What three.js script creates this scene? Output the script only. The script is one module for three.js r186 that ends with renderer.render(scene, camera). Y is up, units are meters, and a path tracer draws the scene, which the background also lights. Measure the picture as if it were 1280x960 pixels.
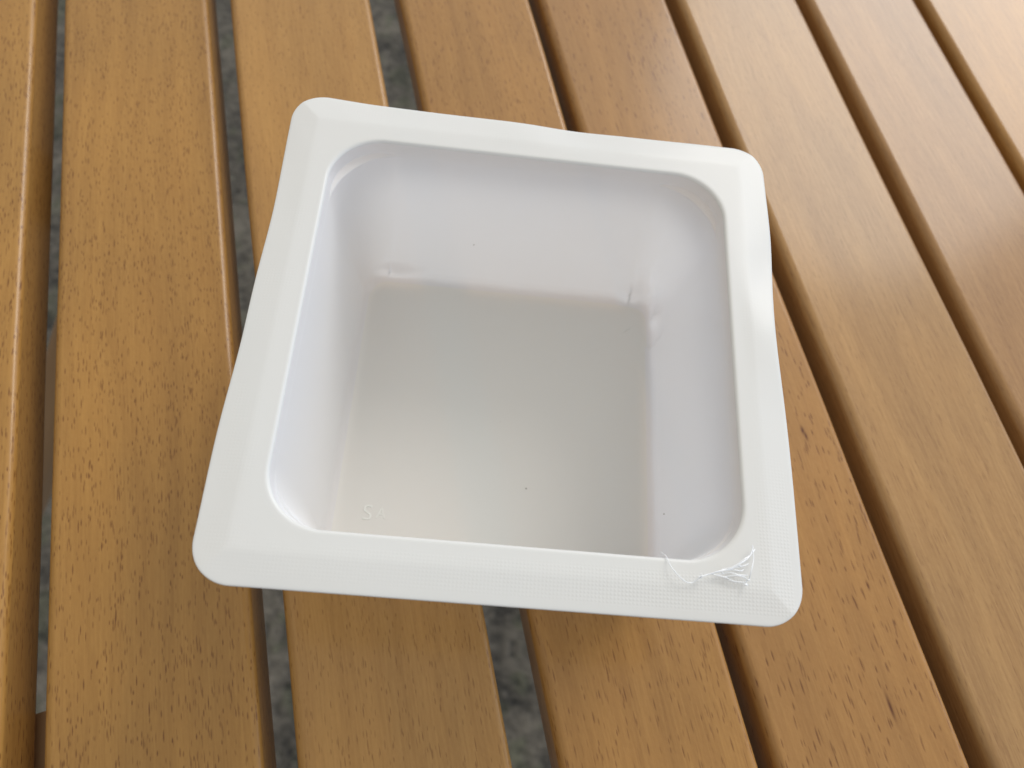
import * as THREE from 'three';
import { mergeGeometries } from 'three/addons/utils/BufferGeometryUtils.js';
import { FontLoader } from 'three/addons/loaders/FontLoader.js';
import { TextGeometry } from 'three/addons/geometries/TextGeometry.js';

// ------------------------------------------------------------ camera, sky, sun, exposure
const sm = (a, b, x) => { const t = Math.min(1, Math.max(0, (x - a) / (b - a))); return t * t * (3 - 2 * t); };
const scene = new THREE.Scene();
const camera = new THREE.PerspectiveCamera(53.57, 4 / 3, 0.01, 500);
{
  const R = new THREE.Matrix4().makeBasis(
    new THREE.Vector3(0.9939, 0.0928, -0.0602), new THREE.Vector3(-0.0930, 0.4065, -0.9089), new THREE.Vector3(-0.0599, 0.9089, 0.4126));
  camera.quaternion.setFromRotationMatrix(R).normalize();
  camera.position.set(-0.01136, 0.21605, 0.08471);
  camera.focus = 0.182; camera.userData.fStop = 15;
  camera.updateMatrixWorld();
}
const SUN = new THREE.Vector3(0.42, 0.60, -0.70).normalize();
{
  // hazy bright overcast: pale blue-grey overhead, brighter round the veiled sun
  const W = 512, H = 256, px = new Float32Array(W * H * 4), d = new THREE.Vector3();
  for (let j = 0; j < H; j++) for (let i = 0; i < W; i++) {
    const th = (j + 0.5) / H * Math.PI - Math.PI / 2, ph = (i + 0.5) / W * 2 * Math.PI - Math.PI;
    d.set(Math.cos(ph) * Math.cos(th), Math.sin(th), Math.sin(ph) * Math.cos(th));
    const c = d.dot(SUN), up = Math.max(0, d.y);
    const glow = 0.40 * Math.exp((c - 1) * 2.4), core = 0.45 * Math.exp((c - 1) * 18);
    const low = 1 - sm(0.1, 0.95, d.y), side = 0.5 + 0.5 * (d.x * 0.9 - d.z * 0.2) / Math.max(0.2, Math.hypot(d.x, d.z));
    const b = 0.52 * (1 - low * 0.92 * (1 - side)) + 0.42 * low * side;
    const k = d.y < 0 ? Math.max(0.25, 1 + d.y * 4) : 1;
    const o = (j * W + i) * 4;
    const cool = low * side;               // bluer towards the horizon, creamy cloud overhead
    px[o] = (b * (0.99 - 0.30 * cool) + glow * (0.99 - 0.05 * cool) + core * 2.4) * k;
    px[o + 1] = (b * 0.99 + glow * 0.98 + core * 2.35) * k;
    px[o + 2] = (b * (0.94 + 0.56 * cool) + glow * (0.93 + 0.15 * cool) + core * 2.25) * k;
    px[o + 3] = 1;
  }
  const sky = new THREE.DataTexture(px, W, H, THREE.RGBAFormat, THREE.FloatType);
  sky.mapping = THREE.EquirectangularReflectionMapping; sky.colorSpace = THREE.LinearSRGBColorSpace;
  sky.minFilter = sky.magFilter = THREE.LinearFilter; sky.needsUpdate = true;
  scene.background = sky; scene.environment = sky;
}
const sun = new THREE.DirectionalLight(new THREE.Color(1, 0.965, 0.91), 1.0);
sun.position.copy(SUN).multiplyScalar(2); sun.castShadow = true; sun.shadow.radius = 50;
sun.shadow.mapSize.set(2048, 2048);
Object.assign(sun.shadow.camera, { left: -1, right: 1, top: 1, bottom: -1, near: 0.1, far: 6 });
scene.add(sun);
const renderer = new THREE.WebGLRenderer({ antialias: true });
renderer.setSize(1024, 768); renderer.shadowMap.enabled = true;
renderer.toneMapping = THREE.LinearToneMapping; renderer.toneMappingExposure = 1.09;

// ------------------------------------------------------------ helpers
function rng(seed) { let s = seed >>> 0; return () => { s = (s + 0x6D2B79F5) >>> 0; let t = s; t = Math.imul(t ^ t >>> 15, t | 1); t ^= t + Math.imul(t ^ t >>> 7, t | 61); return ((t ^ t >>> 14) >>> 0) / 4294967296; }; }
const h2 = (x, y, s) => { let n = Math.imul(x | 0, 374761393) + Math.imul(y | 0, 668265263) + Math.imul(s | 0, 1442695041) | 0; n = Math.imul(n ^ n >>> 13, 1274126177); return ((n ^ n >>> 16) >>> 0) / 4294967296; };
function noise(x, y, s) {
  const xi = Math.floor(x), yi = Math.floor(y), fx = x - xi, fy = y - yi, u = fx * fx * (3 - 2 * fx), v = fy * fy * (3 - 2 * fy);
  const a = h2(xi, yi, s), b = h2(xi + 1, yi, s), c = h2(xi, yi + 1, s), e = h2(xi + 1, yi + 1, s);
  return a + (b - a) * u + (c - a) * v + (a - b - c + e) * u * v;
}
const fbm = (x, y, s, n = 4) => { let a = 0, w = 0.5, t = 0; for (let k = 0; k < n; k++) { a += w * noise(x, y, s + k * 17); t += w; w *= 0.5; x *= 2.03; y *= 2.03; } return a / t; };
const clamp = (x, a = 0, b = 1) => Math.min(b, Math.max(a, x));
const toS = (l) => Math.round(255 * clamp(l <= 0.0031308 ? l * 12.92 : 1.055 * Math.pow(l, 1 / 2.4) - 0.055));
function tex(data, w, h, srgb) {
  const t = new THREE.DataTexture(data, w, h, THREE.RGBAFormat);
  if (srgb) t.colorSpace = THREE.SRGBColorSpace;
  t.wrapS = t.wrapT = THREE.RepeatWrapping; t.magFilter = THREE.LinearFilter; t.minFilter = THREE.LinearMipmapLinearFilter; t.generateMipmaps = true; t.needsUpdate = true;
  return t;
}
function mesh(name, g, m, parent) { const o = new THREE.Mesh(g, m); o.name = name; o.castShadow = o.receiveShadow = true; (parent || scene).add(o); return o; }

// ------------------------------------------------------------ ground: weathered concrete under the table
const GROUND_Y = -0.72;
{
  const W = 1024, data = new Uint8Array(W * W * 4), hgt = new Uint8Array(W * W * 4);
  for (let j = 0; j < W; j++) for (let i = 0; i < W; i++) {
    const x = i / W, y = j / W;
    // tile-able by mirrored coordinates
    const mx = Math.abs(x * 2 - 1) * 8, my = Math.abs(y * 2 - 1) * 8;
    let v = fbm(mx * 1.3, my * 1.3, 5, 4) * 0.6 + fbm(mx * 7, my * 7, 9, 3) * 0.55 + (h2(i, j, 3) - 0.5) * 0.14;
    const moss = sm(0.52, 0.72, fbm(mx * 2.2 + 4, my * 2.2, 31, 4));
    v = clamp((v - 0.36) * 1.5 + 0.28, 0.08, 1);
    const o = (j * W + i) * 4;
    data[o] = toS(0.138 * v * (1 - 0.2 * moss)); data[o + 1] = toS(0.120 * v * (1 - 0.12 * moss)); data[o + 2] = toS(0.094 * v * (1 - 0.25 * moss)); data[o + 3] = 255;
    hgt[o] = hgt[o + 1] = hgt[o + 2] = 255 * clamp(v); hgt[o + 3] = 255;
  }
  const map = tex(data, W, W, true), bump = tex(hgt, W, W);
  map.repeat.set(250, 250); bump.repeat.set(250, 250);
  const g = new THREE.PlaneGeometry(200, 200); g.rotateX(-Math.PI / 2);
  const ground = mesh('ground', g, new THREE.MeshStandardMaterial({ map, bumpMap: bump, bumpScale: 0.003, roughness: 0.9 }));
  ground.position.y = GROUND_Y;
  ground.userData = { kind: 'structure' };
}

// ------------------------------------------------------------ slatted table
const TURN = 0.2674;                                   // slats run away to the left
const table = new THREE.Group(); table.name = 'slatted_table'; scene.add(table);
table.rotation.y = TURN; table.position.y = 0;
table.userData = { label: 'varnished honey brown table of long rounded wooden slats under the white tub', category: 'table' };

// wood of one slat: fine fibre, broad tone bands and the short dark pores of beech
const SL = 0.48;                                       // texture length in metres along the slat
function slatMaps(seed, o) {
  const W = 768, H = 2048, r = rng(seed), mmx = W / o.perim, mmy = H / (SL * 1000);
  const pore = new Float32Array(W * H);
  const count = Math.round(o.perim * SL * 1000 / o.area);
  for (let k = 0; k < count; k++) {
    const cx = r() * W, cy = r() * H, len = (o.len * (0.45 + 1.1 * r() * r())) * mmy, wid = (0.10 + 0.12 * r()) * o.wid * mmx, str = (0.35 + 0.75 * r()) * o.str;
    const lean = (fbm(cx / W * 3, cy / H * 6, seed + 71, 2) - 0.5) * 0.10;
    const hl = len / 2, x0 = Math.floor(cx - wid - hl * 0.2 - 1), x1 = Math.ceil(cx + wid + hl * 0.2 + 1);
    for (let y = Math.floor(cy - hl); y <= cy + hl; y++) {
      const t = (y - cy) / hl, w = wid * Math.sqrt(Math.max(0, 1 - t * t)) + 0.25;
      for (let x = x0; x <= x1; x++) {
        const dx = Math.abs(x - cx - (y - cy) / mmy * lean * mmx) / w;
        if (dx < 1.6) { const i = ((y + H) % H) * W + ((x + W) % W); pore[i] = Math.max(pore[i], str * Math.exp(-dx * dx * 1.8) * (1 - 0.6 * t * t)); }
      }
    }
  }
  for (const [x, y, l, w] of o.knots) for (let j = Math.floor((y - l) * mmy); j <= (y + l) * mmy; j++) for (let i = Math.floor((x - w * 1.5) * mmx); i <= (x + w * 1.5) * mmx; i++) {
    const e = Math.hypot((i / mmx - x) / (w * 0.5), (j / mmy - y) / (l * 0.5)), q = j * W + i; pore[q] = Math.max(pore[q], 1.1 * Math.exp(-e * e * 1.3));
  }
  const data = new Uint8Array(W * H * 4), bmp = new Uint8Array(W * H * 4);
  for (let j = 0; j < H; j++) for (let i = 0; i < W; i++) {
    const x = i / mmx, y = j / mmy;                    // millimetres
    const wob = (fbm(x * 0.03, y * 0.008, seed + 1, 2) - 0.5) * 22;
    const band = fbm((x + wob) * 0.10 + 9, y * 0.0035, seed + 2, 3) - 0.5;
    const patch = fbm(x * 0.035, y * 0.018, seed + 3, 3) - 0.5;
    const fib = noise((x + wob * 0.3) * 2.2, y * 0.10, seed + 4) * 0.6 + noise(x * 5.0, y * 0.22, seed + 5) * 0.4 - 0.5;
    const flame = Math.sin((x + wob * 1.4) * 0.55 + fbm(x * 0.02, y * 0.006, seed + 8, 2) * 16) * 0.5;
    const grain = noise(x * 3.1, y * 1.1, seed + 6) - 0.5;
    let v = 1 + band * 0.27 + patch * 0.26 + fib * o.fib + flame * 0.07 + grain * 0.07;
    const p = pore[j * W + i], red = clamp(0.5 + patch * 1.5 + band);
    const q = (j * W + i) * 4, dk = 1 - 0.78 * p;
    data[q] = toS(o.c[0] * Math.pow(v, 0.8) * (1 + 0.02 * red) * (1 - 0.66 * p));
    data[q + 1] = toS(o.c[1] * v * (1 - 0.03 * red) * dk);
    data[q + 2] = toS(o.c[2] * Math.pow(v, 1.15) * (1 - 0.10 * red) * (1 - 0.82 * p));
    data[q + 3] = 255;
    const b = 0.72 + fib * 0.12 + (noise(x * 0.9, y * 0.7, seed + 12) - 0.5) * 0.35 + (noise(x * 2.4, y * 2.0, seed + 13) - 0.5) * 0.14 - p * 0.45;
    bmp[q] = bmp[q + 1] = bmp[q + 2] = 255 * clamp(b); bmp[q + 3] = 255;
  }
  return [tex(data, W, H, true), tex(bmp, W, H)];
}
// cross-section of a slat with rounded arrises, swept along its length with a slight waver
const TH = 20, R_LEFT = 3.0;
function slatGeometry(x0, x1, zA, zB, seed) {
  const r = R_LEFT, rR = 2.3, rb = 2.5, P = [], push = (x, y, nx, ny) => P.push([x, y, nx, ny]);
  const arc = (cx, cy, rad, a0, a1, n) => { for (let k = 0; k <= n; k++) { const a = (a0 + (a1 - a0) * k / n) * Math.PI / 180; push(cx + rad * Math.cos(a), cy + rad * Math.sin(a), Math.cos(a), Math.sin(a)); } };
  arc(x0 + rb, -TH + rb, rb, 270, 180, 5);
  arc(x0 + r, -r, r, 180, 90, 10);
  for (let k = 1; k < 10; k++) push(x0 + r + (x1 - x0 - r - rR) * k / 10, 0, 0, 1);
  arc(x1 - rR, -rR, rR, 90, 0, 10);
  arc(x1 - rb, -TH + rb, rb, 0, -90, 5);
  push(P[0][0], P[0][1], 0, -1);
  let s = 0; const U = [0]; for (let k = 1; k < P.length; k++) { s += Math.hypot(P[k][0] - P[k - 1][0], P[k][1] - P[k - 1][1]); U.push(s); }
  const N = 60, pos = [], nor = [], uv = [], idx = [], M = P.length;
  for (let j = 0; j <= N; j++) {
    const z = zA + (zB - zA) * j / N;
    const wx = (noise(z * 0.02 + 5, seed, 3) - 0.5) * 0.5, wy = (noise(z * 0.015, seed, 8) - 0.5) * 0.25;
    for (let k = 0; k < M; k++) { pos.push((P[k][0] + wx) / 1000, (P[k][1] + wy) / 1000, z / 1000); nor.push(P[k][2], P[k][3], 0); uv.push(U[k] / s, (z - zA) / 1000 / SL); }
  }
  for (let j = 0; j < N; j++) for (let k = 0; k < M - 1; k++) { const a = j * M + k, b = a + 1, c = a + M, d = c + 1; idx.push(a, b, c, b, d, c); }
  for (const [j, f] of [[0, 1], [N, -1]]) {           // end grain
    const base = pos.length / 3, z = zA + (zB - zA) * (j / N);
    for (let k = 0; k < M; k++) { pos.push(pos[(j * M + k) * 3], pos[(j * M + k) * 3 + 1], z / 1000); nor.push(0, 0, -f); uv.push(P[k][0] / 200, P[k][1] / 200); }
    for (let k = 1; k < M - 1; k++) f > 0 ? idx.push(base, base + k + 1, base + k) : idx.push(base, base + k, base + k + 1);
  }
  const g = new THREE.BufferGeometry();
  g.setAttribute('position', new THREE.Float32BufferAttribute(pos, 3)); g.setAttribute('normal', new THREE.Float32BufferAttribute(nor, 3)); g.setAttribute('uv', new THREE.Float32BufferAttribute(uv, 2)); g.setIndex(idx);
  // wind outward
  const v = idx.map((q) => q); const pa = new THREE.Vector3(), pb = new THREE.Vector3(), pc = new THREE.Vector3(), nn = new THREE.Vector3();
  for (let t = 0; t < v.length; t += 3) {
    pa.fromArray(pos, v[t] * 3); pb.fromArray(pos, v[t + 1] * 3); pc.fromArray(pos, v[t + 2] * 3); nn.fromArray(nor, v[t] * 3);
    if (pb.clone().sub(pa).cross(pc.clone().sub(pa)).dot(nn) < 0) { const w = v[t + 1]; v[t + 1] = v[t + 2]; v[t + 2] = w; }
  }
  g.setIndex(v);
  return [g, s];
}
// [left edge, right edge] across the table in mm, tone, pore length / spacing area / width / strength
const SLATS = [
  [-190.5, -137.6, [0.398, 0.205, 0.053], 3.0, 5.2, 0.9, 0.95],
  [-128.0, -76.4, [0.376, 0.193, 0.050], 2.6, 4.4, 0.8, 0.9],
  [-68.4, -15.4, [0.400, 0.212, 0.064], 2.5, 6.5, 0.7, 0.65],
  [-3.4, 48.4, [0.362, 0.184, 0.053], 3.6, 8, 0.8, 0.8],
  [52.6, 105.6, [0.368, 0.186, 0.057], 3.8, 13, 1.1, 0.95, [[94.0, 18.7, 3.5, 1.3], [94.4, 20.6, 4.0, 1.0], [89, 100, 7.5, 1.0], [96, 68, 3, 0.8]]],
  [111.3, 163.2, [0.392, 0.220, 0.084], 4.2, 10, 0.65, 0.5],
  [168.4, 217.4, [0.376, 0.203, 0.078], 3.8, 8, 0.6, 0.42],
  [221.8, 271.5, [0.428, 0.221, 0.065], 4.0, 10, 0.65, 0.42],
  [277.5, 329, [0.400, 0.203, 0.058], 4.4, 12, 0.8, 0.5],
];
SLATS.forEach(([a, b, c, len, area, wid, str, knots = []], i) => {
  const [g, perim] = slatGeometry(a, b, -300, 170, i * 7.3 + 1);
  const [map, bumpMap] = slatMaps(101 + i * 131, { perim, c, knots: knots.map(([x, z, l, w]) => [2.5 * Math.PI / 2 + (TH - 2.5 - R_LEFT) + R_LEFT * Math.PI / 2 + x - a - R_LEFT, z + 300, l, w]), len, area, wid, str, fib: i > 4 ? 0.34 : 0.24 });
  const m = new THREE.MeshPhysicalMaterial({ map, bumpMap, bumpScale: 0.00012, roughness: 0.55, specularIntensity: 0.3, clearcoat: 0.5, clearcoatRoughness: 0.16 });
  mesh(i ? 'slat_' + String(i).padStart(3, '0') : 'slat', g, m, table);
});
const rail = new THREE.MeshPhysicalMaterial({ color: new THREE.Color(0.36, 0.2, 0.09), roughness: 0.5, clearcoat: 0.3, clearcoatRoughness: 0.3 });
function roundBar(w, h, l, r) {
  const s = new THREE.Shape(); const x = w / 2 - r, y = h / 2 - r;
  s.moveTo(-w / 2, -y); s.lineTo(-w / 2, y); s.absarc(-x, y, r, Math.PI, Math.PI / 2, true); s.lineTo(x, h / 2); s.absarc(x, y, r, Math.PI / 2, 0, true);
  s.lineTo(w / 2, -y); s.absarc(x, -y, r, 0, -Math.PI / 2, true); s.lineTo(-x, -h / 2); s.absarc(-x, -y, r, -Math.PI / 2, -Math.PI, true);
  const g = new THREE.ExtrudeGeometry(s, { depth: l, bevelEnabled: false, curveSegments: 6 }); g.translate(0, 0, -l / 2); return g;
}
{
  // end of a brace under the lower end of the left-hand gap, and a folding leg lower down
  const a = mesh('brace', roundBar(0.052, 0.030, 0.130, 0.010), rail, table); a.position.set(-0.130, -0.0385, 0.118); a.rotation.y = 0.12;
  const L = new THREE.Vector3(-0.398, -0.696, 0.01), b = mesh('leg', roundBar(0.026, 0.024, L.length(), 0.008), rail, table);
  b.position.set(-0.102, -0.020, -0.150).addScaledVector(L, 0.5); b.quaternion.setFromUnitVectors(new THREE.Vector3(0, 0, 1), L.clone().normalize()); b.rotateZ(0.35);
  const c = new THREE.CylinderGeometry(0.008, 0.008, 0.05, 20); c.rotateX(Math.PI / 2);
  const k = mesh('bolt', c, new THREE.MeshStandardMaterial({ color: new THREE.Color(0.02, 0.02, 0.02), metalness: 0.6, roughness: 0.5 }), b); k.position.set(0, -0.022, -0.23); k.rotation.x = Math.PI / 2;
}

// ------------------------------------------------------------ white plastic tub
const tub = new THREE.Group(); tub.name = 'plastic_tub'; scene.add(tub);
tub.position.set(0, 0.0004, 0);
tub.userData = { label: 'empty white square plastic food tub with a wide flat rim standing on the slats', category: 'tub' };
const RIM = 60.6;
// rings from the outer edge inwards: half side, corner radius, height (mm)
const key = [
  [62.2, 8.4, -0.75], [62.5, 8.6, -0.6], [62.55, 8.65, -0.3], [62.45, 8.55, -0.1], [62.1, 8.2, 0],
  [60.0, 7.2, 0], [57.6, 7.4, 0], [56.6, 8.0, 0], [55.8, 8.8, 0], [54.6, 10.2, 0], [53.0, 12.2, 0], [51.9, 13.4, 0],
  [51.2, 13.5, 0], [50.8, 13.3, -0.10], [50.5, 13.2, -0.38], [50.36, 13.1, -0.8], [50.22, 13.0, -2.2], [50.1, 13.0, -3.7],
  [50.07, 13.1, -4.05], [50.04, 14.6, -4.25], [50.01, 16.6, -4.45], [49.98, 17.4, -4.7], [49.93, 17.5, -5.5],
  [49.55, 16.4, -12], [48.9, 13.9, -24], [48.3, 12.0, -36], [47.8, 10.2, -46], [47.4, 8.6, -52], [47.1, 7.8, -55.6],
  [46.7, 7.3, -57.4], [46.0, 6.7, -58.7], [45.0, 5.9, -59.55], [43.9, 5.0, -59.95], [42.8, 4.3, -60.1], [41.6, 3.8, -60.14], [40.4, 3.4, -60.15],
];
const CENTRE = [[36, 3, -60.1], [28, 2.5, -60.0], [20, 2, -59.92], [12, 1.5, -59.87], [5, 1, -59.85], [0.05, 0.01, -59.85]];
{
  // subdivide the profile
  const rings = [], cuts = {};
  const all = key.concat(CENTRE);
  const cr = (a, b, c, d, t) => { const t2 = t * t, t3 = t2 * t; return 0.5 * (2 * b + (c - a) * t + (2 * a - 5 * b + 4 * c - d) * t2 + (3 * b - a - 3 * c + d) * t3); };
  for (let k = 0; k < all.length - 1; k++) {
    if (k === 15) cuts.rim = rings.length; if (k === 31) cuts.floor = rings.length;
    const A = all[Math.max(0, k - 1)], B = all[k], C = all[k + 1], D = all[Math.min(all.length - 1, k + 2)];
    const dist = Math.hypot(B[0] - C[0], B[2] - C[2]), n = clamp(Math.ceil(dist / 0.7), 2, 12);
    const lin = dist > 3 || Math.hypot(A[0] - B[0], A[2] - B[2]) > 3;
    for (let j = 0; j < n; j++) { const t = j / n; rings.push([0, 1, 2].map((q) => lin ? B[q] + (C[q] - B[q]) * t : cr(A[q], B[q], C[q], D[q], t))); }
  }
  rings.push(all[all.length - 1]);
  const NS = 110, NC = 34, loop = 4 * (NS + NC), g2 = (x, y, cx, cy, s) => Math.exp(-((x - cx) ** 2 + (y - cy) ** 2) / (2 * s * s));
  const pos = [], uv = [];
  const bumpG = (v, c, s) => Math.exp(-((v - c) ** 2) / (2 * s * s));
  for (const [h, r0, y0] of rings) {
    for (let q = 0; q < 4; q++) {
      // the little ledge under the lip shows in the two far corners; the near ones run almost straight down
      const near = (k) => Math.min(y0 < -3.8 && y0 > -30 ? 13.0 + (r0 - 13.0) * 0.22 : r0, h), rad = (k) => k < 2 ? near() : Math.min(r0, h);
      const r = rad(q), e = h - r, e0 = h - rad((q + 3) % 4);
      const ca = [0, 1, 0, -1][q], cb = [1, 0, -1, 0][q];
      const pts = [];
      for (let k = 0; k < NS; k++) pts.push([h, -e0 + (e + e0) * k / NS]);
      for (let k = 0; k < NC; k++) { const a = k / NC * Math.PI / 2; pts.push([e + r * Math.cos(a), e + r * Math.sin(a)]); }
      for (const [u, v] of pts) {
        let x = cb * u - ca * v, z = ca * u + cb * v, y = y0;
        // handling: the flange waves in and out and up and down
        const out = sm(52, 62, h);
        if (out > 0) {
          const right = sm(40, 58, x), left = sm(40, 58, -x), back = sm(40, 58, -z), front = sm(40, 58, z);
          x += out * right * (-1.0 * bumpG(z, -5, 11) + 0.45 * bumpG(z, -34, 9)) + out * left * (0.65 * bumpG(z, -25, 12) + 0.3 * bumpG(z, 8, 9) - 0.3 * bumpG(z, 34, 10));
          z += out * back * (-0.95 * bumpG(x, -62, 24) - 0.1 * bumpG(x, -10, 10) + 0.6 * bumpG(x, 26, 22));
          y += out * (right * (0.6 * bumpG(z, -4, 9) - 0.5 * bumpG(z, -24, 10)) + back * (-0.3 * bumpG(x, 10, 7) + 0.2 * bumpG(x, -4, 7)) + 0.5 * left * back - 0.25 * right * front + 0.25 * (noise(x * 0.07 + 3, z * 0.07, 5) - 0.5));
        }
        if (h > 50.6) {                                // the flange slopes down outwards in four flat panels that meet in mitres
          const ax = Math.abs(x), az = Math.abs(z), m = Math.max(ax, az) + 0.12 * Math.log(1 + Math.exp(-Math.abs(ax - az) / 0.7));
          y -= 0.95 * Math.max(0, (m - 55.6) + Math.sqrt((m - 55.6) ** 2 + 0.25)) / 2 / 7;
        }
        if (y0 < -3) {                                 // wall: soft unevenness, moulded notches in the back corners, stretched corner
          const d = -y0, lo = sm(14, 50, d) * sm(60.3, 56, d);
          const nx = u === h ? cb : x / Math.hypot(x, z), nz = u === h ? ca : z / Math.hypot(x, z);
          let k = lo * 0.5 * (fbm(x * 0.06 + 7, z * 0.06 + d * 0.045, 41, 2) - 0.5);
          k -= 1.6 * bumpG(x, 40.0, 2.6) * bumpG(d, 55.0, 3.0) * (z < -30 ? 1 : 0);
          k += 1.9 * bumpG(x, 44.5, 1.6) * bumpG(d, 53, 4.5) * (z < -30 ? 1 : 0);
          k -= 1.9 * bumpG(x, -37, 4) * bumpG(d, 55, 1.6) * (z < -30 ? 1 : 0);
          k += 1.2 * bumpG(x, 42.2, 1.3) * bumpG(d, 46, 5) * (z < -30 ? 1 : 0);
          k -= 1.4 * bumpG(z, -38.5, 2.2) * bumpG(d, 54, 3) * (x > 30 ? 1 : 0);
          k -= 1.3 * bumpG(x, -45, 1.3) * bumpG(z, -42, 1.6) * bumpG(d, 57.5, 1.5);
          x += nx * k; z += nz * k;
          if (h < 43) y += 0.25 * (fbm(x * 0.05, z * 0.05, 77, 2) - 0.5) * sm(43, 36, h);
        }
        pos.push(x / 1000, (y + RIM) / 1000, z / 1000);
        uv.push(x / 1000, z / 1000);
      }
    }
  }
  const R = rings.length, idx = [];
  const quad = (j0, j1) => { const o = []; for (let j = j0; j < j1; j++) for (let k = 0; k < loop; k++) { const a = j * loop + k, b = j * loop + (k + 1) % loop, c = a + loop, d = b + loop; o.push(a, c, b, b, c, d); } return o; };
  const full = new THREE.BufferGeometry();
  full.setAttribute('position', new THREE.Float32BufferAttribute(pos, 3)); full.setAttribute('uv', new THREE.Float32BufferAttribute(uv, 2));
  let order = quad(0, R - 1); full.setIndex(order); full.computeVertexNormals();
  if (full.attributes.normal.getY((cuts.rim - 40) * loop + 5) < 0) { const n = full.attributes.normal; for (let k = 0; k < n.array.length; k++) n.array[k] *= -1; order = null; }
  function piece(j0, j1) {
    const g = new THREE.BufferGeometry(), a = j0 * loop, b = (j1 + 1) * loop;
    for (const [n, s] of [['position', 3], ['normal', 3], ['uv', 2]]) g.setAttribute(n, new THREE.BufferAttribute(full.attributes[n].array.slice(a * s, b * s), s));
    const q = quad(0, j1 - j0); if (!order) for (let t = 0; t < q.length; t += 3) { const w = q[t + 1]; q[t + 1] = q[t + 2]; q[t + 2] = w; }
    g.setIndex(q); return g;
  }
  // heat-seal waffle pressed into the flange, patchy where the lid was torn off
  const W = 2048, wf = new Uint8Array(W * W * 4), S = 0.13;
  for (let j = 0; j < W; j++) for (let i = 0; i < W; i++) {
    const x = (i / W - 0.5) * S * 1000, z = (j / W - 0.5) * S * 1000;
    const edge = Math.max(Math.abs(x), Math.abs(z));
    const zone = sm(52.4, 54, edge) * sm(61.2, 59.6, edge);
    const lr = sm(-30, 45, x) * sm(20, 50, z), patch = clamp(0.05 + 0.85 * lr + 0.55 * (fbm(x * 0.13, z * 0.13, 12, 3) - 0.45) + 0.2 * sm(40, 60, z));
    const p = 0.78, wave = (0.5 + 0.5 * Math.cos(x / p * 2 * Math.PI)) * (0.5 + 0.5 * Math.cos(z / p * 2 * Math.PI));
    const v = 0.35 + 0.5 * wave * zone * patch + 0.06 * (noise(x * 0.9, z * 0.9, 3) - 0.5);
    const o = (j * W + i) * 4; wf[o] = wf[o + 1] = wf[o + 2] = 255 * clamp(v); wf[o + 3] = 255;
  }
  const waffle = tex(wf, W, W); waffle.repeat.set(1 / S, 1 / S); waffle.offset.set(0.5, 0.5);
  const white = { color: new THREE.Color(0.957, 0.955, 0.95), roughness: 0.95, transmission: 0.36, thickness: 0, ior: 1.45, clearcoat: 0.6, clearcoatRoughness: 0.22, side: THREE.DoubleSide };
  const mRim = new THREE.MeshPhysicalMaterial({ ...white, color: new THREE.Color(0.85, 0.843, 0.808), bumpMap: waffle, bumpScale: 0.000085, clearcoat: 0.5, clearcoatRoughness: 0.2, transmission: 0.18 });  // same plastic as wall; cool interior versus warm rim light put into base colours
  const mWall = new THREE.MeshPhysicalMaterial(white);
  const mFloor = new THREE.MeshPhysicalMaterial({ ...white, transmission: 0.33, color: new THREE.Color(0.955, 0.95, 0.905) });
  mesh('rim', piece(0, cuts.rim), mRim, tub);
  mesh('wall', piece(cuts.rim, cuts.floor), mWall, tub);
  const floor = mesh('floor', piece(cuts.floor, R - 1), mFloor, tub);
  // two moulded letters in the near left corner of the floor
  const font = await new FontLoader().loadAsync('fonts/droid/droid_sans_regular.typeface.json').catch(() => new FontLoader().loadAsync('fonts/droid/droid_sans_bold.typeface.json'));
  for (const [ch, x, z, s] of [['S', -37.4, 33.2, 4.2], ['A', -33.4, 32.6, 3.2]]) {
    const t = new TextGeometry(ch, { font, size: s / 1000, depth: 0.0002, curveSegments: 5, bevelEnabled: true, bevelThickness: 0.00004, bevelSize: 0.00003, bevelSegments: 1 });
    t.rotateX(-Math.PI / 2);
    const l = mesh('letter', t, mFloor, floor); l.position.set(x / 1000, (RIM - 60.1) / 1000, z / 1000);
    if (ch === 'A') l.name = 'letter_001';
  }
  // crumbs of dirt dried on the plastic
  const dirt = new THREE.MeshStandardMaterial({ color: new THREE.Color(0.30, 0.26, 0.22), roughness: 0.8 });
  [[8.9, 1.55, 20.5, 0.22], [-60.7, 59.75, -43.1, 0.2], [47.4, 10, 27, 0.2], [-13, 22, -48.3, 0.24]].forEach(([x, y, z, r], i) => {
    const g = new THREE.IcosahedronGeometry(r / 1000, 1); g.scale(1, 0.6, 1);
    const o = mesh(i ? 'crumb_00' + i : 'crumb', g, dirt, tub); o.position.set(x / 1000, y / 1000, z / 1000);
  });
}

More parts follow.
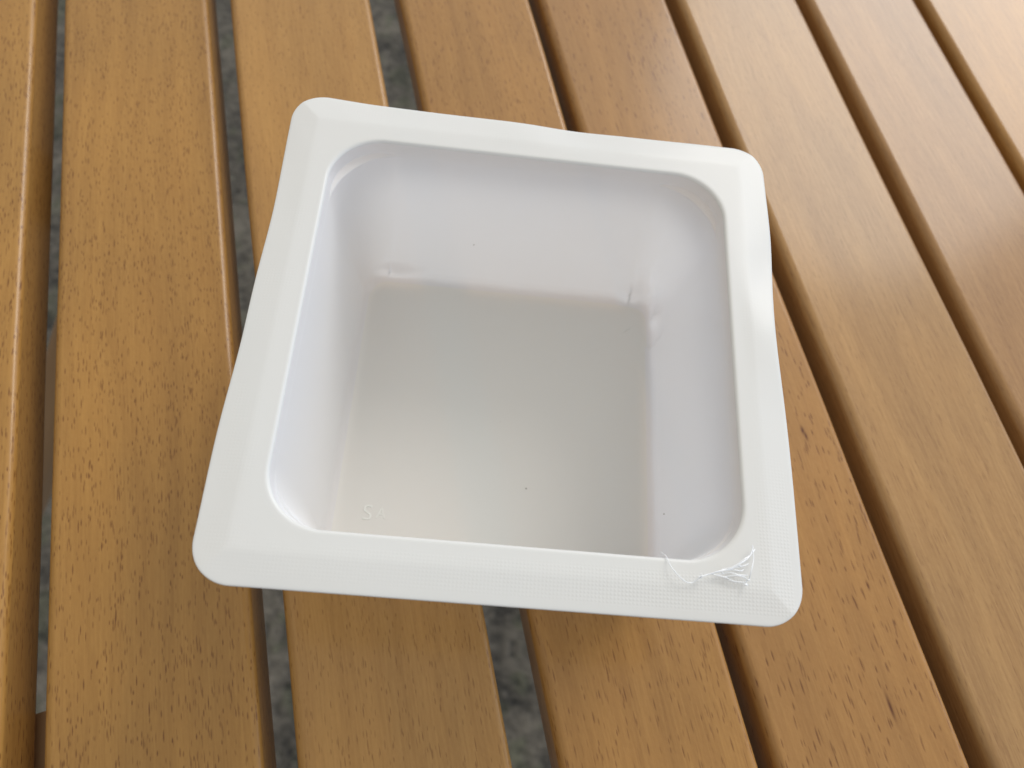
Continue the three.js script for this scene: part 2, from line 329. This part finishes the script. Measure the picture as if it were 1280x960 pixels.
// ------------------------------------------------------------ torn film threads stuck to the near right corner of the rim
{
  const strands = [
    [[32.9, 49.0, -1.6], [33.2, 50.1, -0.2], [33.8, 52.3, 0.6], [35.4, 54.3, 0.8], [37.1, 55.3, 0.5], [38.4, 55.2, 0.4], [39.8, 54.1, 0.9]],
    [[39.8, 54.1, 0.9], [42.5, 53.1, 0.8], [46.3, 52.0, 1.1], [48.1, 50.9, 1.3], [50.4, 49.1, 1.0], [51.4, 47.0, 0.8]],
    [[42.2, 53.3, 0.7], [45.0, 53.7, 0.6], [46.8, 54.3, 0.5], [49.2, 54.4, 0.4]],
    [[42.5, 53.1, 0.8], [46.3, 52.2, 0.9], [48.5, 52.2, 0.8], [49.2, 51.8, 0.5]],
    [[49.2, 54.4, 0.4], [50.1, 53.8, 0.6], [50.3, 52.4, 1.2], [51.2, 49.7, 0.9], [51.3, 46.6, 0.7]],
    [[40.8, 53.7, 0.8], [44.2, 52.5, 0.9], [47.3, 51.6, 0.7], [49.4, 51.0, 0.6], [50.3, 50.5, 0.5]],
    [[43.4, 53.4, 0.5], [45.9, 52.7, 0.7], [48.4, 53.0, 0.6], [50.0, 52.9, 0.4]],
    [[44.3, 52.3, 0.8], [46.8, 51.5, 1.0], [49.2, 49.8, 1.1], [50.8, 48.7, 0.8], [51.9, 47.4, 0.6]],
    [[45.0, 53.6, 0.5], [47.6, 53.2, 0.8], [49.6, 53.7, 0.6], [49.5, 54.9, 0.3]],
    [[39.4, 54.4, 0.5], [40.0, 54.0, 1.1], [40.1, 53.4, 0.6]],
  ];
  const gs = strands.map((p, i) => new THREE.TubeGeometry(new THREE.CatmullRomCurve3(p.map(([x, z, y]) => new THREE.Vector3(x / 1000, (y * 1.5 + RIM + 0.2) / 1000, z / 1000))), 28, (i === 0 ? 0.10 : 0.115) / 1000, 6));
  for (const [x, z, r] of [[39.8, 54.1, 0.32], [46.5, 51.9, 0.3], [48.3, 51.2, 0.28], [50.0, 53.9, 0.25], [49.4, 54.9, 0.3], [48.9, 50.4, 0.25], [44.6, 52.9, 0.25]]) { const b = new THREE.IcosahedronGeometry(r / 1000, 2); b.scale(1.3, 0.7, 0.8); b.translate(x / 1000, (RIM + 1.2) / 1000, z / 1000); gs.push(b.index ? b.toNonIndexed() : b); }
  const flat = gs.map((g) => g.index ? g.toNonIndexed() : g);
  const t = mesh('plastic_thread', mergeGeometries(flat), new THREE.MeshPhysicalMaterial({ color: new THREE.Color(0.97, 0.97, 0.97), roughness: 0.2, clearcoat: 1, clearcoatRoughness: 0.06 }));
  t.position.y = tub.position.y;
  t.userData = { label: 'tangle of thin torn white plastic threads on the near right corner of the tub rim', category: 'thread' };
}
renderer.render(scene, camera);
